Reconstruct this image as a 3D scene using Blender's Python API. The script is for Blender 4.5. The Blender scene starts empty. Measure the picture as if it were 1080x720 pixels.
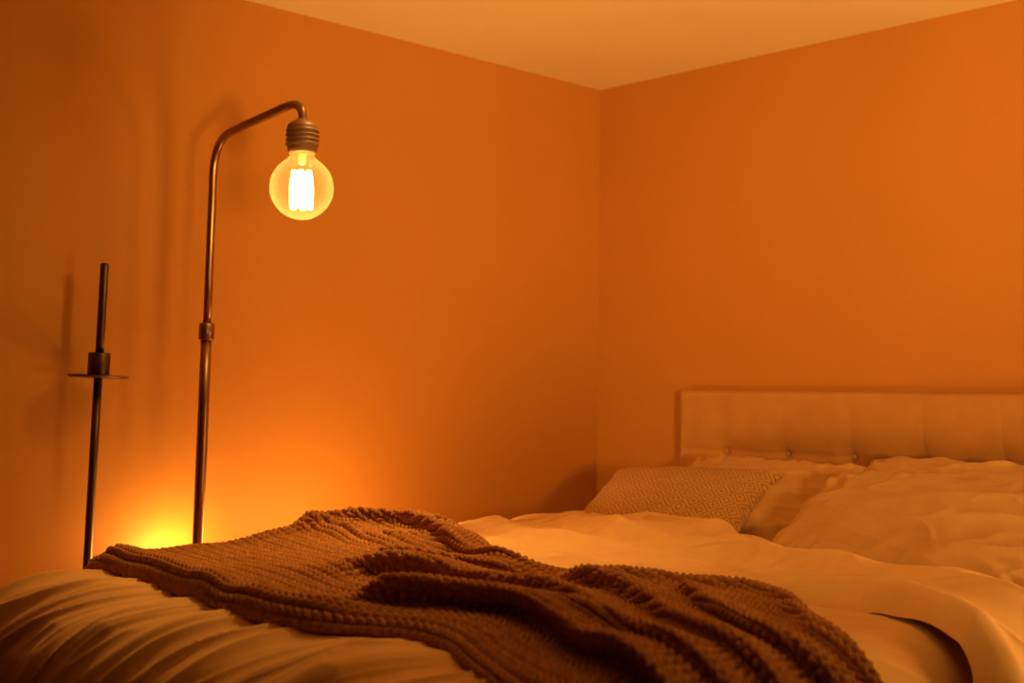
import bpy, bmesh, math
import numpy as np
from mathutils import Vector, Matrix

scene = bpy.context.scene
COL = scene.collection
PI = math.pi

# ------------------------------------------------------------------ helpers
def lerp(a, b, t): return a + (b - a) * t
def sstep(a, b, x):
    t = np.clip((x - a) / (b - a), 0, 1)
    return t * t * (3 - 2 * t)

def vnoise(x, y, seed=0):
    """smooth 2-D value noise, -1..1"""
    x = np.asarray(x, float); y = np.asarray(y, float)
    xi = np.floor(x).astype(np.int64); yi = np.floor(y).astype(np.int64)
    fx = x - xi; fy = y - yi
    fx = fx * fx * fx * (fx * (fx * 6 - 15) + 10); fy = fy * fy * fy * (fy * (fy * 6 - 15) + 10)
    def h(i, j):
        n = (i * 374761393 + j * 668265263 + seed * 1442695041) & 0x7fffffff
        n = ((n ^ (n >> 13)) * 1274126177) & 0x7fffffff
        n = n ^ (n >> 16)
        return (n & 0xffff) / 32767.5 - 1.0
    return lerp(lerp(h(xi, yi), h(xi + 1, yi), fx), lerp(h(xi, yi + 1), h(xi + 1, yi + 1), fx), fy)

def fbm(x, y, seed=0, octs=3):
    s = 0; a = 1
    for k in range(octs):
        s = s + a * vnoise(x * 2 ** k + 13.7 * k, y * 2 ** k + 5.1 * k, seed + k); a *= .5
    return s

def ridged(x, y, seed=0):
    """sharp crests, wide valleys: 0..1, like tension wrinkles in cotton"""
    return (1 - np.abs(vnoise(x, y, seed))) ** 3

def poly_dist(px, py, pts):
    """signed distance and 0..1 parameter to a polyline (left of it is positive)"""
    pts = np.asarray(pts, float)
    seg = np.hypot(*(pts[1:] - pts[:-1]).T); tot = seg.sum(); acc = 0
    best = np.full(np.shape(px), 1e9); sgn = np.ones(np.shape(px)); par = np.zeros(np.shape(px))
    for i in range(len(pts) - 1):
        a = pts[i]; d = pts[i + 1] - a; L = seg[i]
        t = np.clip(((px - a[0]) * d[0] + (py - a[1]) * d[1]) / (L * L), 0, 1)
        ex = px - a[0] - t * d[0]; ey = py - a[1] - t * d[1]
        dist = np.hypot(ex, ey); m = dist < best
        best = np.where(m, dist, best)
        sgn = np.where(m, np.sign(d[0] * ey - d[1] * ex), sgn)
        par = np.where(m, (acc + t * L) / tot, par)
        acc += L
    return best * sgn, par

def smooth_poly(pts, n=6):
    """Catmull-Rom through the points"""
    P = [np.array(p, float) for p in pts]
    P = [2 * P[0] - P[1]] + P + [2 * P[-1] - P[-2]]
    out = []
    for i in range(1, len(P) - 2):
        for k in range(n):
            t = k / n
            out.append(.5 * (2 * P[i] + (P[i + 1] - P[i - 1]) * t + (2 * P[i - 1] - 5 * P[i] + 4 * P[i + 1] - P[i + 2]) * t * t
                             + (3 * P[i] - P[i - 1] - 3 * P[i + 1] + P[i + 2]) * t ** 3))
    out.append(P[-2])
    return out

def put(o, parent=None):
    COL.objects.link(o)
    if parent is not None: o.parent = parent
    return o

def mesh_obj(name, verts, faces, mat, parent=None, smooth=True, uv=None):
    me = bpy.data.meshes.new(name)
    me.from_pydata([tuple(v) for v in verts], [], faces)
    me.update()
    if smooth: me.polygons.foreach_set('use_smooth', [True] * len(me.polygons))
    if mat: me.materials.append(mat)
    o = bpy.data.objects.new(name, me)
    return put(o, parent)

def grid_obj(name, P, mat, parent=None, uv=None, wrap_u=False):
    """P[n,m,3] -> quad grid mesh"""
    n, m = P.shape[:2]
    me = bpy.data.meshes.new(name)
    idx = np.arange(n * m).reshape(n, m)
    if wrap_u: idx = np.vstack([idx, idx[:1]])
    q = np.stack([idx[:-1, :-1], idx[1:, :-1], idx[1:, 1:], idx[:-1, 1:]], -1).reshape(-1, 4)
    me.vertices.add(n * m); me.vertices.foreach_set('co', P.reshape(-1).astype(np.float32))
    me.loops.add(q.size); me.loops.foreach_set('vertex_index', q.reshape(-1).astype(np.int32))
    me.polygons.add(len(q)); me.polygons.foreach_set('loop_start', np.arange(0, q.size, 4, dtype=np.int32))
    me.polygons.foreach_set('use_smooth', np.ones(len(q), bool))
    me.update(calc_edges=True)
    if uv is not None:
        l = me.uv_layers.new(name='UVMap')
        l.data.foreach_set('uv', uv.reshape(-1, 2)[q.reshape(-1)].reshape(-1).astype(np.float32))
    me.validate()
    me.materials.append(mat)
    return put(bpy.data.objects.new(name, me), parent)

def bm_obj(name, bm, mat, parent=None, smooth=False):
    me = bpy.data.meshes.new(name); bm.to_mesh(me); bm.free()
    if smooth: me.polygons.foreach_set('use_smooth', [True] * len(me.polygons))
    me.materials.append(mat)
    return put(bpy.data.objects.new(name, me), parent)

def box_bm(x0, x1, y0, y1, z0, z1, bev=0, segs=2):
    bm = bmesh.new(); bmesh.ops.create_cube(bm, size=1)
    for v in bm.verts:
        v.co = Vector((lerp(x0, x1, v.co.x + .5), lerp(y0, y1, v.co.y + .5), lerp(z0, z1, v.co.z + .5)))
    if bev: bmesh.ops.bevel(bm, geom=list(bm.edges), offset=bev, segments=segs, profile=.5, affect='EDGES')
    return bm

def lathe(profile, segs=32, center=(0, 0, 0), axis=None):
    """profile [(r,z)] revolved about z (or about axis) at center"""
    pr = np.array(profile, float)
    a = np.linspace(0, 2 * PI, segs, endpoint=False)
    V = np.stack([pr[:, 0][None] * np.cos(a)[:, None], pr[:, 0][None] * np.sin(a)[:, None], np.repeat(pr[:, 1][None], segs, 0)], -1)
    if axis is not None:
        q = Vector((0, 0, 1)).rotation_difference(Vector(axis)).to_matrix()
        V = V @ np.array(q).T
    return V + np.array(center)

def lathe_obj(name, profile, mat, parent=None, segs=32, center=(0, 0, 0), axis=None):
    return grid_obj(name, lathe(profile, segs, center, axis), mat, parent, wrap_u=True)

def tube_obj(name, pts, rad, mat, parent=None, segs=20):
    pts = [Vector(p) for p in pts]; n = len(pts)
    rads = rad if hasattr(rad, '__len__') else [rad] * n
    rings = []; prev = None
    for i in range(n):
        t = (pts[min(i + 1, n - 1)] - pts[max(i - 1, 0)]).normalized()
        ref = prev if prev is not None else (Vector((1, 0, 0)) if abs(t.x) < .8 else Vector((0, 1, 0)))
        u = (ref - t * ref.dot(t)).normalized(); prev = u; w = t.cross(u)
        rings.append([pts[i] + (u * math.cos(a) + w * math.sin(a)) * rads[i] for a in np.linspace(0, 2 * PI, segs, endpoint=False)])
    verts = [v for r in rings for v in r]
    faces = [(i * segs + k, i * segs + (k + 1) % segs, (i + 1) * segs + (k + 1) % segs, (i + 1) * segs + k) for i in range(n - 1) for k in range(segs)]
    faces += [tuple(range(segs))[::-1], tuple(range((n - 1) * segs, n * segs))]
    o = mesh_obj(name, verts, faces, mat, parent)
    return o

def thing(name, label, cat, loc=(0, 0, 0), group=None):
    o = bpy.data.objects.new(name, None); o.location = loc
    o.empty_display_size = .1
    o['label'] = label; o['category'] = cat
    if group: o['group'] = group
    return put(o)

def under(o, root):
    """parent without moving: child meshes are built in world coordinates"""
    o.parent = root
    o.matrix_parent_inverse = Matrix.Translation(root.location).inverted()
    return o

def tag(o, label, cat, group=None):
    o['label'] = label; o['category'] = cat
    if group: o['group'] = group
    return o

# ---------------------------------------------------------------- materials
def principled(name, color, rough=.6, metal=0, sheen=0, spec=None):
    m = bpy.data.materials.new(name); m.use_nodes = True
    b = m.node_tree.nodes['Principled BSDF']
    b.inputs['Base Color'].default_value = (*color, 1); b.inputs['Roughness'].default_value = rough
    b.inputs['Metallic'].default_value = metal
    if sheen: b.inputs['Sheen Weight'].default_value = sheen; b.inputs['Sheen Roughness'].default_value = .5
    if spec is not None: b.inputs['Specular IOR Level'].default_value = spec
    return m, m.node_tree.nodes, m.node_tree.links, b

def add_bump(nodes, links, b, height_socket, strength, dist):
    bp = nodes.new('ShaderNodeBump'); bp.inputs['Strength'].default_value = strength; bp.inputs['Distance'].default_value = dist
    links.new(height_socket, bp.inputs['Height']); links.new(bp.outputs['Normal'], b.inputs['Normal'])
    return bp

def noise_node(nodes, links, scale, detail=3, coord='Object', sc=None):
    tc = nodes.new('ShaderNodeTexCoord'); n = nodes.new('ShaderNodeTexNoise')
    n.inputs['Scale'].default_value = scale; n.inputs['Detail'].default_value = detail
    if sc:
        mp = nodes.new('ShaderNodeMapping'); mp.inputs['Scale'].default_value = sc
        links.new(tc.outputs[coord], mp.inputs['Vector']); links.new(mp.outputs['Vector'], n.inputs['Vector'])
    else: links.new(tc.outputs[coord], n.inputs['Vector'])
    return n

def vary(nodes, links, b, fac, c0, c1, lo=.35, hi=.65):
    r = nodes.new('ShaderNodeValToRGB'); r.color_ramp.elements[0].position = lo; r.color_ramp.elements[1].position = hi
    r.color_ramp.elements[0].color = (*c0, 1); r.color_ramp.elements[1].color = (*c1, 1)
    links.new(fac, r.inputs['Fac']); links.new(r.outputs['Color'], b.inputs['Base Color'])

def mat_paint(name, color, bump=.15):
    m, n, l, b = principled(name, color, .55, spec=.3)
    t = noise_node(n, l, 220, 4); add_bump(n, l, b, t.outputs['Fac'], bump, .0012)
    t2 = noise_node(n, l, 1.3, 2); c = np.array(color)
    vary(n, l, b, t2.outputs['Fac'], tuple(c * .97), tuple(c * 1.02))
    return m

def mat_fabric(name, color, scale=900, bump=.25, sheen=.15, rough=.85):
    m, n, l, b = principled(name, color, rough, sheen=sheen, spec=.15)
    t = noise_node(n, l, scale, 2); add_bump(n, l, b, t.outputs['Fac'], bump, .0006)
    t2 = noise_node(n, l, 14, 3); c = np.array(color)
    vary(n, l, b, t2.outputs['Fac'], tuple(c * .95), tuple(c * 1.03))
    return m

WALL_C = (.53, .222, .046)
M_wall = mat_paint('orange_wall_paint', WALL_C)
M_ceil = mat_paint('ceiling_paint', (.88, .75, .52), .1)
M_sheet = mat_fabric('cotton_sheet', (.78, .58, .37))
M_cover = mat_fabric('cotton_coverlet', (.76, .44, .20))
M_duvet = mat_fabric('cotton_duvet', (.82, .50, .25))
M_pillow = mat_fabric('cotton_pillowcase', (.60, .35, .155))
M_head = mat_fabric('headboard_upholstery', (.53, .255, .08), 1400, .35)
M_base = mat_fabric('bed_base_upholstery', (.36, .26, .17), 1400, .35)
M_mattress = mat_fabric('mattress_ticking', (.62, .50, .38))

def mat_floor():
    m, n, l, b = principled('oak_floor', (.3, .18, .09), .4)
    tc = n.new('ShaderNodeTexCoord'); br = n.new('ShaderNodeTexBrick')
    br.inputs['Scale'].default_value = 1; br.inputs['Brick Width'].default_value = 1.2; br.inputs['Row Height'].default_value = .14
    br.inputs['Mortar Size'].default_value = .002
    br.inputs['Color1'].default_value = (.12, .065, .03, 1); br.inputs['Color2'].default_value = (.17, .095, .045, 1); br.inputs['Mortar'].default_value = (.08, .04, .02, 1)
    l.new(tc.outputs['Object'], br.inputs['Vector']); l.new(br.outputs['Color'], b.inputs['Base Color'])
    return m
M_floor = mat_floor()

def mat_metal(name, color, rough):
    m, n, l, b = principled(name, color, rough, 1)
    t = noise_node(n, l, 40, 4, sc=(1, 1, .15))
    r = n.new('ShaderNodeMapRange'); r.inputs['To Min'].default_value = rough * .75; r.inputs['To Max'].default_value = rough * 1.35
    l.new(t.outputs['Fac'], r.inputs['Value']); l.new(r.outputs['Result'], b.inputs['Roughness'])
    return m
M_bronze = mat_metal('aged_bronze', (.34, .19, .10), .32)
M_dark = mat_metal('dark_bronze', (.12, .07, .045), .40)
M_socket, *_ = principled('brown_bakelite_socket', (.17, .075, .03), .45)

LIGHT = (1.0, .54, .12)
def mat_emit(name, color, strength):
    m = bpy.data.materials.new(name); m.use_nodes = True; n = m.node_tree.nodes; n.clear()
    e = n.new('ShaderNodeEmission'); o = n.new('ShaderNodeOutputMaterial')
    e.inputs['Color'].default_value = (*color, 1); e.inputs['Strength'].default_value = strength
    m.node_tree.links.new(e.outputs[0], o.inputs[0]); return m
M_fil = mat_emit('glowing_filament', LIGHT, 66)
M_globe = mat_emit('glowing_globe', LIGHT, 120)
M_globe_fill = mat_emit('fill_globe_glow', LIGHT, 102)

def mat_bulb():
    m = bpy.data.materials.new('amber_bulb_glass'); m.use_nodes = True; n = m.node_tree.nodes; l = m.node_tree.links; n.clear()
    out = n.new('ShaderNodeOutputMaterial'); tr = n.new('ShaderNodeBsdfTransparent'); tl = n.new('ShaderNodeBsdfTranslucent'); gl = n.new('ShaderNodeBsdfGlossy')
    tr.inputs['Color'].default_value = (1, .93, .78, 1); tl.inputs['Color'].default_value = (1, .85, .6, 1)
    gl.inputs['Roughness'].default_value = .06
    m1 = n.new('ShaderNodeMixShader'); m1.inputs[0].default_value = .035
    lw = n.new('ShaderNodeLayerWeight'); lw.inputs['Blend'].default_value = .25
    # glass looks thicker towards its rim
    mr = n.new('ShaderNodeMapRange'); mr.inputs['From Min'].default_value = 0; mr.inputs['From Max'].default_value = 1
    mr.inputs['To Min'].default_value = .03; mr.inputs['To Max'].default_value = .16
    l.new(lw.outputs['Facing'], mr.inputs['Value']); l.new(mr.outputs['Result'], m1.inputs[0])
    l.new(tr.outputs[0], m1.inputs[1]); l.new(tl.outputs[0], m1.inputs[2])
    m2 = n.new('ShaderNodeMixShader'); sc = n.new('ShaderNodeMath'); sc.operation = 'MULTIPLY'; sc.inputs[1].default_value = .35
    l.new(lw.outputs['Fresnel'], sc.inputs[0]); l.new(sc.outputs[0], m2.inputs[0])
    l.new(m1.outputs[0], m2.inputs[1]); l.new(gl.outputs[0], m2.inputs[2]); l.new(m2.outputs[0], out.inputs[0])
    return m
M_bulb = mat_bulb()

def mat_knit():
    m, n, l, b = principled('brown_wool_yarn', (.40, .17, .055), .95, sheen=.1, spec=.1)
    tc = n.new('ShaderNodeTexCoord')
    t = n.new('ShaderNodeTexNoise'); t.inputs['Scale'].default_value = 700; t.inputs['Detail'].default_value = 3
    l.new(tc.outputs['Object'], t.inputs['Vector'])
    add_bump(n, l, b, t.outputs['Fac'], .6, .0015)
    t2 = n.new('ShaderNodeTexNoise'); t2.inputs['Scale'].default_value = 60; t2.inputs['Detail'].default_value = 2
    l.new(tc.outputs['Object'], t2.inputs['Vector'])
    vary(n, l, b, t2.outputs['Fac'], (.34, .14, .042), (.47, .205, .066))
    return m
M_knit = mat_knit()

def mat_cushion():
    """woven jacquard: concentric diamonds of short dashes, two thread colours"""
    m, n, l, b = principled('jacquard_weave', (.4, .25, .12), .9, sheen=.2, spec=.1)
    uv = n.new('ShaderNodeTexCoord')
    sep = n.new('ShaderNodeSeparateXYZ'); l.new(uv.outputs['UV'], sep.inputs[0])
    def math_(op, a, bb=None):
        k = n.new('ShaderNodeMath'); k.operation = op
        for i, v in enumerate((a, bb)):
            if v is None: continue
            if isinstance(v, (int, float)): k.inputs[i].default_value = v
            else: l.new(v, k.inputs[i])
        return k.outputs[0]
    U = math_('MULTIPLY', sep.outputs['X'], 6.0); V = math_('MULTIPLY', sep.outputs['Y'], 6.0)
    fu = math_('ABSOLUTE', math_('SUBTRACT', math_('FRACT', U), .5)); fv = math_('ABSOLUTE', math_('SUBTRACT', math_('FRACT', V), .5))
    dia = math_('ADD', fu, fv)
    rings = math_('SINE', math_('MULTIPLY', dia, 2 * PI * 4))
    dash = math_('SINE', math_('MULTIPLY', math_('SUBTRACT', U, V), 2 * PI * 9))
    nz = n.new('ShaderNodeTexNoise'); nz.inputs['Scale'].default_value = 150; l.new(uv.outputs['UV'], nz.inputs['Vector'])
    h = math_('ADD', math_('ADD', rings, math_('MULTIPLY', dash, .55)), math_('MULTIPLY', math_('SUBTRACT', nz.outputs['Fac'], .5), 11.0))
    r = n.new('ShaderNodeValToRGB'); r.color_ramp.elements[0].position = .38; r.color_ramp.elements[1].position = .62
    r.color_ramp.elements[0].color = (.30, .145, .045, 1); r.color_ramp.elements[1].color = (.70, .39, .14, 1)
    hh = math_('ADD', math_('MULTIPLY', h, .25), .5)
    l.new(hh, r.inputs['Fac']); l.new(r.outputs['Color'], b.inputs['Base Color'])
    add_bump(n, l, b, hh, .5, .002)
    return m
M_cushion = mat_cushion()

# ------------------------------------------------------------------- room
CEIL = 2.40; RX = 4.4; RY = -4.6; T = .1
def struct(name, bm, mat):
    o = bm_obj(name, bm, mat); o['kind'] = 'structure'; return o
struct('floor', box_bm(-T, RX + T, RY - T, T, -T, 0), M_floor)
struct('ceiling', box_bm(-T, RX + T, RY - T, T, CEIL, CEIL + T), M_ceil)
struct('wall_left', box_bm(-T, 0, RY - T, T, 0, CEIL), M_wall)
struct('wall_back', box_bm(0, RX, 0, T, 0, CEIL), M_wall)
M_wall2 = mat_paint('brown_wall_paint', (.06, .035, .02))
struct('wall_right', box_bm(RX, RX + T, RY - T, T, 0, CEIL), M_wall2)
struct('wall_front', box_bm(0, RX, RY - T, RY, 0, CEIL), M_wall2)
M_trim = mat_paint('trim_paint', (.58, .30, .12), .05)
struct('baseboard_left', box_bm(0, .016, RY, 0, 0, .09, .004), M_trim)
struct('baseboard_back', box_bm(.016, RX, -.016, 0, 0, .09, .004), M_trim)

# -------------------------------------------------------------------- bed
BX0, BX1, BYF = .55, 2.53, -2.86           # mattress extents; foot end
bed = thing('bed_frame', 'beige upholstered bed with a tufted headboard against the corner wall', 'bed', (1.54, -1.5, 0))

def headboard():
    HX0, HX1, HZ0, HZ1, D = .508, 2.520, .12, 1.10, .085
    nx, nz = 300, 190
    # front surface with side and top roll-over: parameter grid wraps round the edges
    u = np.linspace(0, 1, nx); v = np.linspace(0, 1, nz)
    r = .022
    def axis(n, a, b, closed0, closed1):
        # flat coordinate plus depth for a rounded edge: list of (pos, depth behind the front)
        L = []
        if closed0:
            L += [(a, D), (a, D * .6), (a, r + .01)]
            L += [(a + r * (1 - math.cos(t)), r * (1 - math.sin(t))) for t in np.linspace(0, PI / 2, 7)]
        else: L += [(a, 0)]
        lo = L[-1][0]; hi = b - (r if closed1 else 0)
        L += [(p, 0) for p in np.linspace(lo, hi, n)[1:-1]]
        if closed1:
            L += [(b - r * (1 - math.sin(t)), r * (1 - math.cos(t))) for t in np.linspace(0, PI / 2, 7)]
            L += [(b, r + .01), (b, D * .6), (b, D)]
        else: L += [(b, 0)]
        return np.array(L)
    ax = axis(nx, HX0, HX1, True, True); az = axis(nz, HZ0, HZ1, False, True)
    X, Z = np.meshgrid(ax[:, 0], az[:, 0], indexing='ij')
    dep = np.maximum(ax[:, 1][:, None], az[:, 1][None, :])
    front = (dep < 1e-6) * 1.0
    cols = [.720, .998, 1.276, 1.554, 1.832, 2.110, 2.388]
    disp = np.zeros_like(X)
    rowz = [.868, .48]
    for zr in rowz:
        disp -= .006 * np.exp(-((Z - zr) / .012) ** 2)
        disp -= .009 * np.exp(-((Z - zr) / .05) ** 2)
        for c in cols:
            d = np.hypot(X - c, (Z - zr) * 1.0)
            disp -= .018 * np.exp(-(d / .018) ** 2) + .012 * np.exp(-(d / .055) ** 2)
    for k, c in enumerate(cols):
        s = .002 if k < 3 else .005
        disp -= s * np.exp(-((X - c) / .008) ** 2) * (.25 + .75 * np.exp(-((Z - .868) / .12) ** 2))
        disp -= .003 * np.exp(-((X - c) / .05) ** 2)
    disp += .003 * fbm(X * 7, Z * 7, 5)
    edge = np.clip(np.minimum.reduce([X - HX0, HX1 - X, HZ1 - Z]) / .04, 0, 1)
    Y = -D + dep - np.where(front > 0, disp * edge, 0)
    o = grid_obj('headboard', np.stack([X, Y, Z], -1), M_head)
    under(o, bed)
    bk = bm_obj('back_panel', box_bm(HX0 + .003, HX1 - .003, -.012, -.001, HZ0, HZ1 - .003), M_base); under(bk, o)
    bk.matrix_parent_inverse = Matrix()
    bk.matrix_parent_inverse = o.matrix_world.inverted() if False else Matrix.Identity(4)
    for c in cols:
        b_ = lathe_obj('button', [(0, .004), (.005, .0036), (.009, .002), (.010, 0), (0, -.002)], M_head, None, 16, (c, -D + .036, rowz[0]), (0, -1, 0))
        b_.parent = o
    return o
headboard()
under(bm_obj('side_rail', box_bm(BX0 + .03, BX0 + .07, BYF + .06, -.17, .12, .30, .012), M_base), bed)
under(bm_obj('side_rail', box_bm(BX1 - .07, BX1 - .03, BYF + .06, -.17, .12, .30, .012), M_base), bed)
under(bm_obj('foot_rail', box_bm(BX0 + .07, BX1 - .07, BYF + .06, BYF + .10, .12, .30, .012), M_base), bed)
under(bm_obj('slat_platform', box_bm(BX0 + .07, BX1 - .07, BYF + .10, -.17, .19, .22), M_base), bed)
for lx in (BX0 + .10, BX1 - .10):
    for ly in (BYF + .14, -.30):
        under(lathe_obj('leg', [(0, 0), (.022, 0), (.032, .18), (.032, .19), (0, .19)], M_dark, None, 20, (lx, ly, 0)), bed)

mat_ = bm_obj('mattress', box_bm(BX0 + .075, BX1 - .075, BYF + .105, -.215, .2205, .605, .07, 6), M_sheet, None, True)
tag(mat_, 'thick mattress in a pale fitted sheet, showing beside the right-hand pillow', 'mattress')

# ---- coverlet: spread over the foot half of the bed, hanging on three sides
CZ = .628
RF = .27                                   # the foot end rounds over gently
def cover_flat(a, b):
    """flat cloth coordinates (a across, b along the bed) -> draped position and outward normal"""
    r = .17
    x0, x1, y0 = BX0 - .01 + r, BX1 + .01 - r, BYF - .06 + RF
    qx = np.clip(a, x0, x1); qy = np.maximum(b, y0)
    dx = a - qx; dy = (b - qy) * r / RF; d = np.hypot(dx, dy)
    ux = np.where(d > 1e-9, dx / np.maximum(d, 1e-9), 0); uy = np.where(d > 1e-9, dy / np.maximum(d, 1e-9), 0)
    th = np.minimum(d / r, PI / 2)
    drop = np.maximum(d - r * PI / 2, 0)
    hx = r * np.sin(th) + drop * .04
    P = np.stack([qx + ux * hx, qy + uy * hx * RF / r, CZ - r * (1 - np.cos(th)) - drop], -1)
    N = np.stack([ux * np.sin(th), uy * np.sin(th), np.cos(th)], -1)
    # the filling crowns a little in the middle
    P[..., 2] += .014 * np.clip(1 - d / .15, 0, 1) * np.sin(np.clip((a - BX0) / (BX1 - BX0), 0, 1) * PI)
    return P, N, d, th

def cover_wrinkle(a, b):
    # long pleats running down the length of the bed and over the foot
    w = .034 * ridged(a * 5.2 + .55 * vnoise(b * 1.6, a * 1.1, 4) - b * 3.2, b * .9, 11)
    w += .020 * ridged(a * 11 + .8 * vnoise(b * 2.2, a * 2, 8) - b * 7.5, b * 1.5, 17)
    w += .006 * ridged(a * 21 - b * 15, b * 2.5, 23)
    fade = sstep(-2.50, -2.92, b)
    return w * (.12 + .88 * fade) + .006 * vnoise(a * 3, b * 3, 31)

def build_coverlet():
    a = np.linspace(BX0 - .50, BX1 + .50, 520); b = np.linspace(BYF - .52, -1.05, 420)
    A, B = np.meshgrid(a, b, indexing='ij')
    P, N, d, th = cover_flat(A, B)
    P = P + N * cover_wrinkle(A, B)[..., None]
    out = np.clip((.5 - P[..., 2]) / .4, 0, 1)
    P[..., 2] = np.maximum(P[..., 2], .06)
    o = grid_obj('coverlet', P, M_cover, None, np.stack([A, B], -1))
    md = o.modifiers.new('thickness', 'SOLIDIFY'); md.thickness = .012; md.offset = -1
    tag(o, 'wrinkled tan coverlet spread over the foot of the bed, under the knitted throw', 'coverlet')
    return o
build_coverlet()

def cover_top(x, y):
    """height of the coverlet at plan position (x, y), inside its outline"""
    r = .17
    x0, x1, y0 = BX0 - .01 + r, BX1 + .01 - r, BYF - .05 + r
    dx = np.maximum(np.maximum(x0 - x, x - x1), 0); dy = np.maximum(y0 - y, 0)
    d = np.minimum(np.hypot(dx, dy), r * .999)
    z = CZ - r + np.sqrt(r * r - d * d)
    return z + .014 * np.sin(np.clip((x - BX0) / (BX1 - BX0), 0, 1) * PI)

# ---- duvet: thick, folded down from the pillows, one corner hanging over the near side
DZ = .606
DX = np.array([.35, .55, .80, 1.10, 1.45, 1.80, 2.05, 2.25, 2.40, 2.55, 3.0])
DB = np.array([-.55, -.55, -.60, -.70, -.88, -1.10, -1.22, -1.28, -1.30, -1.33, -1.38])     # edge by the pillows
DF = np.array([-1.95, -1.95, -1.98, -1.98, -1.95, -1.86, -1.72, -1.67, -1.71, -1.79, -1.92])  # edge by the foot
def duvet_profile(x, y):
    yb = np.interp(x, DX, DB); yf = np.interp(x, DX, DF)
    v = (y - yb) / (yf - yb)
    L = yb - yf
    e = np.minimum(v, 1 - v) * L                    # distance to the nearer edge
    R = .065
    t = np.clip(e / R, 0, 1)
    h = np.where(e > 0, np.sqrt(np.clip(1 - (1 - t) ** 2, 0, 1)), 0)
    return h, v, e

def duvet_puff(x, y):
    h, v, e = duvet_profile(x, y)
    T = .034 + .006 * np.exp(-((x - .9) / .5) ** 2) * np.exp(-((y + 1.25) / .45) ** 2) + .016 * np.exp(-((v - .35) / .3) ** 2)
    w = np.zeros_like(h)
    # long soft folds fanning from the far side towards the near corner
    for pts, hh, ww in (
        ([(.62, -1.25), (.95, -1.42), (1.3, -1.52), (1.75, -1.55)], .028, .045),
        ([(.72, -1.04), (.92, -1.18), (1.30, -1.30), (1.75, -1.36), (2.2, -1.40), (2.6, -1.45)], .036, .06),
        ([(1.0, -.90), (1.25, -1.02), (1.6, -1.15), (2.0, -1.28)], .026, .05),
        ([(1.15, -1.72), (1.5, -1.75), (1.9, -1.64)], .022, .045),
        ([(1.80, -1.66), (2.05, -1.62), (2.27, -1.60), (2.45, -1.66), (2.8, -1.78)], .036, .045)):
        d, p = poly_dist(x, y, smooth_poly(pts))
        w += hh * np.exp(-(d / ww) ** 2) * np.sin(np.clip(p, 0, 1) * PI) ** .5
    w += .022 * ridged(x * 1.6 + y * 1.2, y * 5.5 - x * 2.2 + .6 * vnoise(x * 3, y * 3, 3), 41)
    w += .010 * ridged(x * 4 + y * 2, y * 12 - x * 5, 43)
    w += .012 * vnoise(x * 2.5, y * 3.5, 47)
    return h * (T + w)

def drape_x(a):
    """flat coordinate across the bed -> (x, z offset, normal x, normal z) with both sides hanging"""
    r = .15; x0, x1 = BX0 + r - .025, BX1 - r + .025
    q = np.clip(a, x0, x1); d = a - q; s = np.sign(d); d = np.abs(d)
    th = np.minimum(d / r, PI / 2); drop = np.maximum(d - r * PI / 2, 0)
    return q + s * (r * np.sin(th) + drop * .06), -r * (1 - np.cos(th)) - drop, s * np.sin(th), np.cos(th)

def build_duvet():
    a = np.linspace(BX0 - .22, BX1 + .40, 620); vv = np.concatenate([[0], .5 - .5 * np.cos(np.linspace(.06, PI - .06, 340)), [1]])
    A, V = np.meshgrid(a, vv, indexing='ij')
    yb = np.interp(A, DX, DB) + .015 * vnoise(A * 5, A * 0, 3); yf = np.interp(A, DX, DF) + .02 * vnoise(A * 6, A * 0 + 3, 5)
    Y = yb + (yf - yb) * V
    x, dz, nx, nz = drape_x(A)
    h = duvet_puff(A, Y)
    cr = .014 * np.sin(np.clip((A - BX0) / (BX1 - BX0), 0, 1) * PI)
    base = .012
    P = np.stack([x + nx * (h + base), Y, DZ + cr + dz + nz * h], -1)
    # hem closes under the ends of the hanging parts
    o = grid_obj('duvet', P, M_duvet, None, np.stack([A, Y], -1))
    md = o.modifiers.new('thickness', 'SOLIDIFY'); md.thickness = .004; md.offset = -1
    tag(o, 'puffy cream duvet folded down between the pillows and the knitted throw', 'duvet')
build_duvet()

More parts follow.
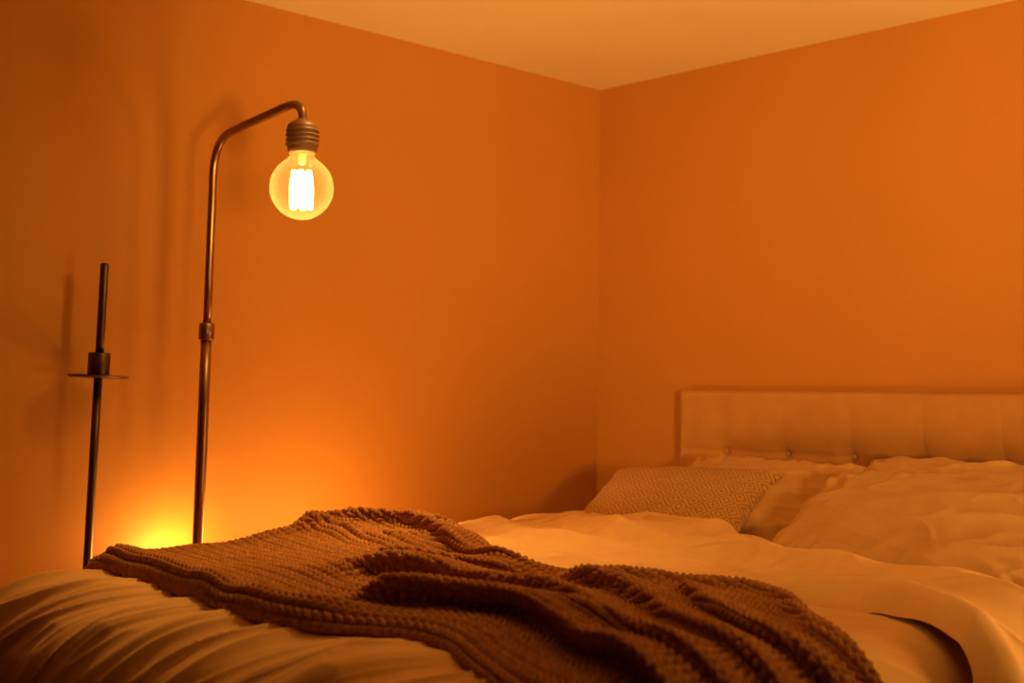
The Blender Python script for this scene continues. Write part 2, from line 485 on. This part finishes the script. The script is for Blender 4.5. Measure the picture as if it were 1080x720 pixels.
# ---- knitted throw
TX0, TX1 = .575, 2.98
KX = np.array([.50, .65, .83, 1.07, 1.33, 1.5, 1.62, 1.72, 1.85, 1.96, 2.05, 2.19, 2.35, 2.5, 3.1])
KF = np.array([-1.76, -1.72, -1.68, -1.74, -1.87, -1.96, -1.98, -1.94, -1.83, -1.77, -1.74, -1.80, -1.96, -2.07, -2.20])   # edge towards the pillows
LX = np.array([.50, 1.08, 1.50, 1.72, 1.84, 2.0, 2.15, 2.35, 2.6, 3.1])
K0 = np.array([-2.58, -2.66, -2.72, -2.71, -2.64, -2.62, -2.69, -2.77, -2.82, -2.86])   # edge towards the foot
FOLDS = [  # plan polyline, height, width behind the crest, width in front, lean towards the foot, start and end fades
    ([(.64, -2.48), (.64, -2.25), (.65, -2.00), (.70, -1.84), (.86, -1.77), (1.07, -1.82), (1.33, -1.95), (1.55, -2.01), (1.75, -2.02)], .044, .060, .028, .9, .55, .12),
    ([(1.24, -2.20), (1.28, -2.10), (1.40, -2.07), (1.56, -2.07), (1.75, -2.10)], .034, .055, .026, .9, .15, .25),
    ([(1.42, -2.46), (1.385, -2.40), (1.36, -2.29), (1.46, -2.25), (1.61, -2.235), (1.85, -2.25), (2.07, -2.32), (2.29, -2.43), (2.55, -2.50), (3.0, -2.52)], .050, .085, .026, .9, .16, .0),
    ([(1.66, -2.60), (1.72, -2.50), (1.82, -2.43), (1.98, -2.39), (2.16, -2.44), (2.36, -2.55), (2.6, -2.62), (3.0, -2.64)], .062, .075, .024, 1.2, .12, .0),
    ([(1.70, -2.05), (1.82, -2.05), (1.95, -2.08), (2.19, -2.23), (2.35, -2.34), (2.6, -2.40), (3.0, -2.42)], .046, .070, .022, .7, .12, .0),
    ([(1.98, -1.95), (2.10, -2.02), (2.22, -2.12), (2.42, -2.23), (2.6, -2.22), (3.0, -2.24)], .042, .060, .022, .7, .15, .0),
    ([(1.62, -2.03), (1.74, -1.98), (1.88, -1.87), (1.99, -1.82), (2.07, -1.79), (2.19, -1.84), (2.34, -1.99), (2.48, -2.11), (3.0, -2.24)], .018, .04, .022, .5, .15, .0),
    ([(.66, -2.555), (1.08, -2.625), (1.50, -2.68), (1.70, -2.66), (1.80, -2.60)], .022, .05, .04, .2, .05, .1),
]
def blur(M, k, axis):
    """box blur along one axis, edges held"""
    M = np.moveaxis(M, axis, 0)
    P_ = np.concatenate([np.repeat(M[:1], k, 0), M, np.repeat(M[-1:], k, 0)])
    c = np.cumsum(np.concatenate([np.zeros((1,) + P_.shape[1:]), P_]), 0)
    return np.moveaxis((c[2 * k + 1:] - c[:-2 * k - 1]) / (2 * k + 1), 0, axis)

def build_throw():
    ns, nw = 1180, 600
    s = np.linspace(0, 1, ns); w = np.linspace(0, 1, nw)
    a = TX0 + (TX1 - TX0) * s
    A, W = np.meshgrid(a, w, indexing='ij')
    y0 = np.interp(A, LX, K0); y1 = np.interp(A, KX, KF)
    y0 = blur(y0, 25, 0); y1 = blur(y1, 25, 0)
    Y = y0 + (y1 - y0) * W
    # support: coverlet or duvet, whichever stands higher, bridged the way stiff wool would
    x, dz, nx, nz = drape_x(A)
    hc = cover_wrinkle(A, Y) * .7 + .010
    hd = duvet_puff(A, Y) + .014 + DZ - CZ
    k = .02
    hs = k * np.log(np.exp(hc / k) + np.exp(hd / k))
    hs = np.maximum(blur(blur(hs, 22, 0), 22, 1), np.maximum(hc, hd))
    hs += .012 * np.exp(-((A - .66) / .28) ** 2) * np.exp(-((Y + 1.85) / .38) ** 2)
    r = .17; yr = BYF - .06 + RF
    e = np.clip(yr - Y, 0, RF * .95) * r / RF; footdrop = r - np.sqrt(r * r - e * e)
    h = hs.copy(); shift = np.zeros_like(h)
    for pts, hh, wb, wf, lean, f0, f1 in FOLDS:
        d, p = poly_dist(A, Y, smooth_poly(pts, 8))
        d = blur(blur(d, 3, 0), 3, 1)
        fade = (sstep(0, f0, p) if f0 > 0 else 1) * (1 - sstep(1 - f1, 1, p) if f1 > 0 else 1)
        g = np.where(d > 0, np.exp(-(np.abs(d) / wb) ** 1.8), np.exp(-(np.abs(d) / wf) ** 2)) * fade
        h += hh * g; shift -= lean * hh * g ** 1.5
    h += .007 * vnoise(A * 4, Y * 5, 61) + .004 * vnoise(A * 9, Y * 10, 62)
    h = blur(blur(h, 3, 0), 3, 1)
    # thickness rolls off at the hem
    ew = np.minimum(W, 1 - W) * (y1 - y0); es = np.minimum(A - TX0, TX1 - A)
    ed = np.minimum(ew, es); Rt = .034
    t = np.clip(ed / Rt, 0, 1); roll = np.sqrt(1 - (1 - t) ** 2)
    h = (h + .018) * roll + (hs - .012) * (1 - roll)
    cr = .014 * np.sin(np.clip((A - BX0) / (BX1 - BX0), 0, 1) * PI)
    P = np.stack([x + nx * h, Y + shift, CZ + cr + dz + nz * h - footdrop * nz], -1)
    # arc-length coordinates so the stitches keep their size over the folds
    du = np.linalg.norm(np.diff(P, axis=0), axis=-1); dv = np.linalg.norm(np.diff(P, axis=1), axis=-1)
    Ua = np.vstack([np.zeros((1, nw)), np.cumsum(du, 0)]); Va = np.hstack([np.zeros((ns, 1)), np.cumsum(dv, 1)])
    Ua = blur(Ua, 80, 1); Va = blur(Va, 70, 0)
    # stitches: braided wales along the throw, courses across it
    p, q = .042, .022
    c = Va / p; leg = (c * 2) % 1.0; side = np.floor(c * 2) % 2
    xx = leg - .5
    slant = np.where(side > .5, 1.0, -1.0) * .55
    ph = (Ua / q + slant * xx) % 1.0 - .5
    st = np.clip(1 - (xx / .5) ** 2, 0, 1) ** .5 * np.clip(1 - (ph / .5) ** 2, 0, 1) ** .6
    st = st - .45
    gx = np.gradient(P, axis=0); gy = np.gradient(P, axis=1)
    N = np.cross(gx, gy); N /= np.maximum(np.linalg.norm(N, axis=-1, keepdims=True), 1e-9)
    P = P + N * (st * .015 * (.35 + .65 * roll))[..., None]
    o = grid_obj('knitted_throw', P, M_knit, None, np.stack([Ua, Va], -1))
    tag(o, 'chunky brown knitted throw lying rumpled across the foot of the bed', 'throw blanket')
build_throw()

# ---------------------------------------------------------------- pillows
def pillow_obj(name, W, Hh, Tk, mat, M, seed, wr=.012, ear=.05, n=180, m=130, uvs=1.0, sag=0.0, taper=0.0, parent=None):
    """closed cushion: front and back shells joined along the seam; M places it (local x = width, y = height, z = front)"""
    def shell(sign):
        u = np.sin(np.linspace(-PI / 2, PI / 2, n)); v = np.sin(np.linspace(-PI / 2, PI / 2, m))
        U, V = np.meshgrid(u, v, indexing='ij')
        e = (np.clip(1 - U ** 2, 0, 1) ** .46) * (np.clip(1 - V ** 2, 0, 1) ** .46)
        # sides pull in between the corners, which stay as ears
        X = U * W / 2 * (1 + taper * V) * (1 - ear * (1 - V ** 2) * np.abs(U) ** 3); Y = V * Hh / 2 * (1 - ear * (1 - U ** 2) * np.abs(V) ** 3)
        wrk = wr * (ridged(U * 1.3 + V * 1.1 + .5 * vnoise(U * 2, V * 2, seed), V * 2.2 - U * 1.1, seed + 1) - .35)
        wrk += wr * .35 * (ridged(U * 2.4 - V * 1.2, V * 4.5 + U * 1.8, seed + 2) - .35)
        cor = np.abs(U) ** 2 * np.abs(V) ** 2
        ang = np.arctan2(V - np.sign(V), U - np.sign(U))
        wrk += wr * .6 * np.sin(ang * 14 + seed) * np.exp(-np.hypot(np.abs(U) - 1, np.abs(V) - 1) / .35)
        # pulls radiating in from the seams
        wrk += wr * .5 * vnoise(U * 14, V * 1.5, seed + 5) * np.abs(V) ** 3 + wr * .5 * vnoise(V * 12, U * 1.5, seed + 6) * np.abs(U) ** 3
        Z = sign * (Tk / 2 * e + wrk * np.clip(e * 3, 0, 1))
        Z = Z - sag * U ** 2
        return np.stack([X, Y, Z], -1), np.stack([U * .5 * uvs * W / Hh + .5, V * .5 * uvs + .5], -1)
    F, UV = shell(1); B, _ = shell(-1)
    me_v = np.concatenate([F.reshape(-1, 3), B.reshape(-1, 3)])
    Mn = np.array(M); me_v = me_v @ Mn[:3, :3].T + Mn[:3, 3]
    idx = np.arange(n * m).reshape(n, m)
    q = np.stack([idx[:-1, :-1], idx[1:, :-1], idx[1:, 1:], idx[:-1, 1:]], -1).reshape(-1, 4)
    q2 = q[:, ::-1] + n * m
    me = bpy.data.meshes.new(name); me.from_pydata(me_v.tolist(), [], np.concatenate([q, q2]).tolist())
    l = me.uv_layers.new(name='UVMap'); uvf = np.concatenate([UV.reshape(-1, 2)] * 2)
    li = np.concatenate([q, q2]).reshape(-1); l.data.foreach_set('uv', uvf[li].reshape(-1).astype(np.float32))
    bm = bmesh.new(); bm.from_mesh(me); bmesh.ops.remove_doubles(bm, verts=bm.verts, dist=1e-5); bm.to_mesh(me); bm.free()
    me.polygons.foreach_set('use_smooth', [True] * len(me.polygons)); me.materials.append(mat)
    o = put(bpy.data.objects.new(name, me), parent)
    return o

def place(center, tilt, yaw=0, roll=0):
    """tilt: 0 = lying flat, 90 = standing upright facing -Y"""
    return Matrix.Translation(center) @ Matrix.Rotation(math.radians(yaw), 4, 'Z') @ Matrix.Rotation(math.radians(tilt), 4, 'X') @ Matrix.Rotation(math.radians(roll), 4, 'Z')

tag(pillow_obj('pillow', .78, .50, .17, M_pillow, place((1.12, -.47, .722), 30, 0, -2), 101, .018), 'plain pillow leaning on the headboard behind the patterned cushion', 'pillow', 'bed pillows')
tag(pillow_obj('pillow', .80, .50, .17, M_pillow, place((1.86, -.46, .735), 33, 0, -1), 131, .016), 'rear pillow against the headboard, mostly hidden behind the large front pillow', 'pillow', 'bed pillows')
tag(pillow_obj('pillow', .86, .60, .19, M_pillow, place((1.97, -.85, .702), 25, 3, -3), 171, .017, taper=.06), 'large wrinkled pillow in front, nearest the right side of the bed', 'pillow', 'bed pillows')

cu = pillow_obj('cushion', .66, .44, .17, M_cushion, place((.965, -.70, .710), 29, 5, 4), 211, .005, .09)
tag(cu, 'small patterned scatter cushion with a woven diamond design beside the duvet', 'cushion')

# ------------------------------------------------------------- floor lamp
lamp = thing('floor_lamp', 'tall bronze floor lamp with a bent arm and bare glowing globe bulb', 'lamp', (.28, -2.10, 0))
PB = np.array((.28, -2.105, .0)); PT = np.array((.28, -2.061, 1.72))
def pole_at(z): return PB + (PT - PB) * (z / 1.72)
BULB = np.array((.75, -2.06, 1.651))
under(lathe_obj('base', [(0, 0), (.13, 0), (.135, .004), (.135, .014), (.128, .02), (.03, .024), (.018, .05), (0, .05)], M_dark, None, 40, tuple(PB)), lamp)
under(tube_obj('lower_pole', [pole_at(z) for z in np.linspace(.03, 1.27, 6)], .0165, M_bronze), lamp)
col_ = pole_at(1.262)
axp = tuple((PT - PB) / np.linalg.norm(PT - PB))
under(lathe_obj('collar', [(0, -.026), (.021, -.026), (.0235, -.023), (.0235, .021), (.021, .026), (0, .026)], M_bronze, None, 24, tuple(col_), axp), lamp)
# upper pole bends into the arm
pts = [pole_at(1.28), pole_at(1.45), pole_at(1.60), pole_at(1.68)]
arm_path = [(.28, -2.061, 1.735), (.287, -2.062, 1.775), (.305, -2.064, 1.812), (.335, -2.067, 1.838), (.375, -2.071, 1.851), (.42, -2.073, 1.857), (.50, -2.074, 1.866), (.62, -2.066, 1.883),
            (.680, -2.060, 1.892), (.712, -2.058, 1.890), (.736, -2.058, 1.876), (.748, -2.059, 1.853), (.75, -2.06, 1.815)]
pts += [Vector(p) for p in smooth_poly(arm_path, 4)]
under(tube_obj('arm', pts, [.0125] * len(pts), M_bronze), lamp)
# socket with screw ridges
prof = [(0, .092), (.014, .092), (.018, .088), (.030, .082), (.040, .074), (.0435, .066)]
for k in range(4):
    z = .062 - k * .0125
    prof += [(.0425, z), (.0465, z - .003), (.0465, z - .007), (.0425, z - .010)]
prof += [(.0415, .010), (.0405, -.004), (.034, -.006), (0, -.006)]
sock = under(lathe_obj('lamp_socket', prof, M_socket, None, 40, (BULB[0], BULB[1], BULB[2] + .102)), lamp)
# bulb: globe with a neck
R = .0885
bp = [(.0001, -R)]
for t in np.linspace(-PI / 2 + .08, 1.05, 26): bp.append((R * math.cos(t), R * math.sin(t)))
bp += [(.0385, .083), (.0345, .090), (.0335, .098), (.0335, .106)]
bulb = under(lathe_obj('bulb', bp, M_bulb, None, 48, tuple(BULB)), lamp)
for k in range(6):
    a = k * PI / 3 + .3
    ca, sa = math.cos(a), math.sin(a)
    f = tube_obj('filament', [BULB + np.array((.022 * ca, .022 * sa, .046)), BULB + np.array((.028 * ca, .028 * sa, 0.0)), BULB + np.array((.026 * ca, .026 * sa, -.058))], .0075, M_fil, None, 8)
    f.parent = bulb
M_stem, *_ = principled('glass_stem', (.8, .6, .35), .3)
st_ = lathe_obj('glass_stem', [(0, .11), (.016, .108), (.011, .09), (.009, .075), (.010, .066), (0, .064)], M_stem, None, 20, tuple(BULB)); st_.parent = bulb
# children built in world coordinates under 'bulb', which itself sits under the lamp
# ------------------------------------------------------ dark candle stand
st = thing('candle_stand', 'thin dark metal stand with a round plate and cup, left of the lamp', 'candle stand', (.12, -2.38, 0))
S0 = np.array((.12, -2.382, 0)); S1 = np.array((.12, -2.326, 1.462))
def st_at(z): return S0 + (S1 - S0) * (z / 1.462)
axs = tuple((S1 - S0) / np.linalg.norm(S1 - S0))
under(lathe_obj('base', [(0, 0), (.10, 0), (.105, .005), (.10, .012), (.02, .018), (.010, .03), (0, .03)], M_dark, None, 36, tuple(S0)), st)
under(tube_obj('rod', [st_at(z) for z in np.linspace(.02, 1.12, 5)], .0125, M_dark), st)
under(lathe_obj('plate', [(0, -.004), (.080, -.003), (.0865, 0), (.0875, .003), (.086, .004), (.07, .001), (0, .001)], M_dark, None, 40, tuple(st_at(1.122)), axs), st)
under(lathe_obj('cup', [(0, 0), (.031, 0), (.032, .003), (.032, .066), (.030, .069), (.027, .066), (.027, .05), (0, .05)], M_dark, None, 30, tuple(st_at(1.124)), axs), st)
under(tube_obj('spindle', [st_at(1.15), st_at(1.3), st_at(1.456), st_at(1.461)], [.0125, .0125, .0125, .010], M_dark), st)

# ------------------------------------------- small globe lamps, low beside the bed; the corner one is added fill
def globe_lamp(name, label, x, y, z, r, mat):
    t = thing(name, label, 'lamp', (x, y, 0))
    under(lathe_obj('base', [(0, 0), (.06, 0), (.06, .012), (.015, .018), (.010, .03), (0, .03)], M_dark, None, 28, (x, y, 0)), t)
    under(tube_obj('stem', [(x, y, .02), (x, y, z - r + .004)], .009, M_dark, None, 12), t)
    a = np.linspace(-PI / 2, PI / 2, 14)
    under(lathe_obj('globe', [(max(r * math.cos(k), 1e-4), r * math.sin(k)) for k in a], mat, None, 20, (x, y, z)), t)
globe_lamp('globe_lamp', 'small glowing globe lamp on the floor behind the bed, below the bent bronze lamp', .13, -2.03, .55, .04, M_globe)
globe_lamp('globe_lamp', 'unseen globe light added as fill behind the bed, nearest the corner', .37, -1.5, .585, .05, M_globe_fill)  # added out of sight to brighten the left wall and duvet

def fill_shade_lamp(x, y, z0, z1, r, mat):
    t = thing('standing_fill_lamp', 'unseen drum-shade lamp added as fill on the right side of the bed', 'lamp', (x, y, 0))
    under(lathe_obj('base', [(0, 0), (.14, 0), (.14, .015), (.02, .022), (.012, .04), (0, .04)], M_dark, None, 32, (x, y, 0)), t)
    under(tube_obj('pole', [(x, y, .03), (x, y, z1 - .02)], .012, M_dark, None, 12), t)
    under(lathe_obj('shade', [(r, z0), (r * .9, z1), (r * .88, z1), (r * .98, z0), (r, z0)], mat, None, 32, (x, y, 0)), t)
M_fill_shade = mat_emit('fill_lamp_shade', LIGHT, 30)
fill_shade_lamp(3.3, -.9, .56, .86, .17, M_fill_shade)  # added out of view: fill and rim light from the right

# --------------------------------------- spots added as fill light, outside the frame
def spot(name, p, d, cone, watts, size, root):
    l = bpy.data.lights.new(name, 'SPOT'); l.energy = watts; l.color = LIGHT
    l.spot_size = math.radians(cone); l.spot_blend = 1; l.shadow_soft_size = size
    o = bpy.data.objects.new(name, l); put(o)
    o.location = p; o.rotation_euler = Vector(d).to_track_quat('-Z', 'Y').to_euler()
    under(o, root)
def spot_head(p, d, r, L, root):
    """open metal can whose mouth is at p, facing d"""
    prof = [(0, -L), (r * .55, -L), (r * .8, -L * .8), (r, -.004), (r, 0), (r * .94, 0), (r * .9, -L * .5), (r * .5, -L * .9), (0, -L * .92)]
    h = lathe_obj('spot_head', prof, M_dark, None, 32, tuple(p), tuple(d)); under(h, root)
p = Vector((4.25, -3.2, 1.1)); d = Vector((-math.cos(math.radians(40)) * math.cos(math.radians(18)), math.sin(math.radians(40)) * math.cos(math.radians(18)), math.sin(math.radians(18)))).normalized()
t = thing('fill_spot', 'unseen standing spot added as fill by the side wall, turned to the bed corner', 'fill_spot', (4.27, -3.21, 0))  # added out of view to light the walls around the corner
under(lathe_obj('base', [(0, 0), (.11, 0), (.11, .014), (.02, .02), (.011, .03), (0, .03)], M_dark, None, 28, (4.27, -3.21, 0)), t)
under(tube_obj('pole', [(4.27, -3.21, .02), (4.27, -3.21, .93)], .010, M_dark, None, 12), t)
spot_head(p, d, .165, .2, t)
spot('fill_spot_light', p + d * .004, d, 62, 300 * 2.05, .16, t)
t = thing('ceiling_fill_spot', 'unseen round ceiling spot added as fill above the bed', 'added fill light', (.95, -1.92, CEIL))  # added above the view to brighten the throw and coverlet
pc = Vector((.95, -1.92, CEIL - .06))
under(lathe_obj('housing', [(0, 0), (.10, 0), (.10, .06), (0, .06)], M_dark, None, 32, tuple(pc)), t)
spot('ceiling_fill_light', pc - Vector((0, 0, .004)), (.10, -.12, -1), 70, 300 * .46, .08, t)

# ------------------------------------------------------------------ camera
cam = bpy.data.cameras.new('camera'); co = bpy.data.objects.new('camera', cam); put(co)
yaw, pitch, roll = math.radians(46.026), math.radians(2.112), math.radians(.604)
Fv = Vector((-math.sin(yaw) * math.cos(pitch), math.cos(yaw) * math.cos(pitch), math.sin(pitch)))
Rv = Fv.cross(Vector((0, 0, 1))).normalized(); Uv = Rv.cross(Fv)
R2 = math.cos(roll) * Rv + math.sin(roll) * Uv; U2 = -math.sin(roll) * Rv + math.cos(roll) * Uv
mw = Matrix((R2, U2, -Fv)).transposed().to_4x4(); mw.translation = (3.696, -4.083, 1.10)
co.matrix_world = mw
cam.sensor_width = 36; cam.lens = 1343.2 / 1080 * 36
cam.dof.use_dof = True; cam.dof.focus_distance = 3.3; cam.dof.aperture_fstop = 2.8
cam.clip_start = .05
scene.camera = co

w = bpy.data.worlds.new('world'); scene.world = w; w.use_nodes = True
w.node_tree.nodes['Background'].inputs['Color'].default_value = (0, 0, 0, 1)
w.node_tree.nodes['Background'].inputs['Strength'].default_value = 0

vs = scene.view_settings
scene.display_settings.display_device = 'sRGB'
vs.view_transform = 'Standard'; vs.look = 'None'; vs.exposure = 0; vs.gamma = 1; vs.use_curve_mapping = False
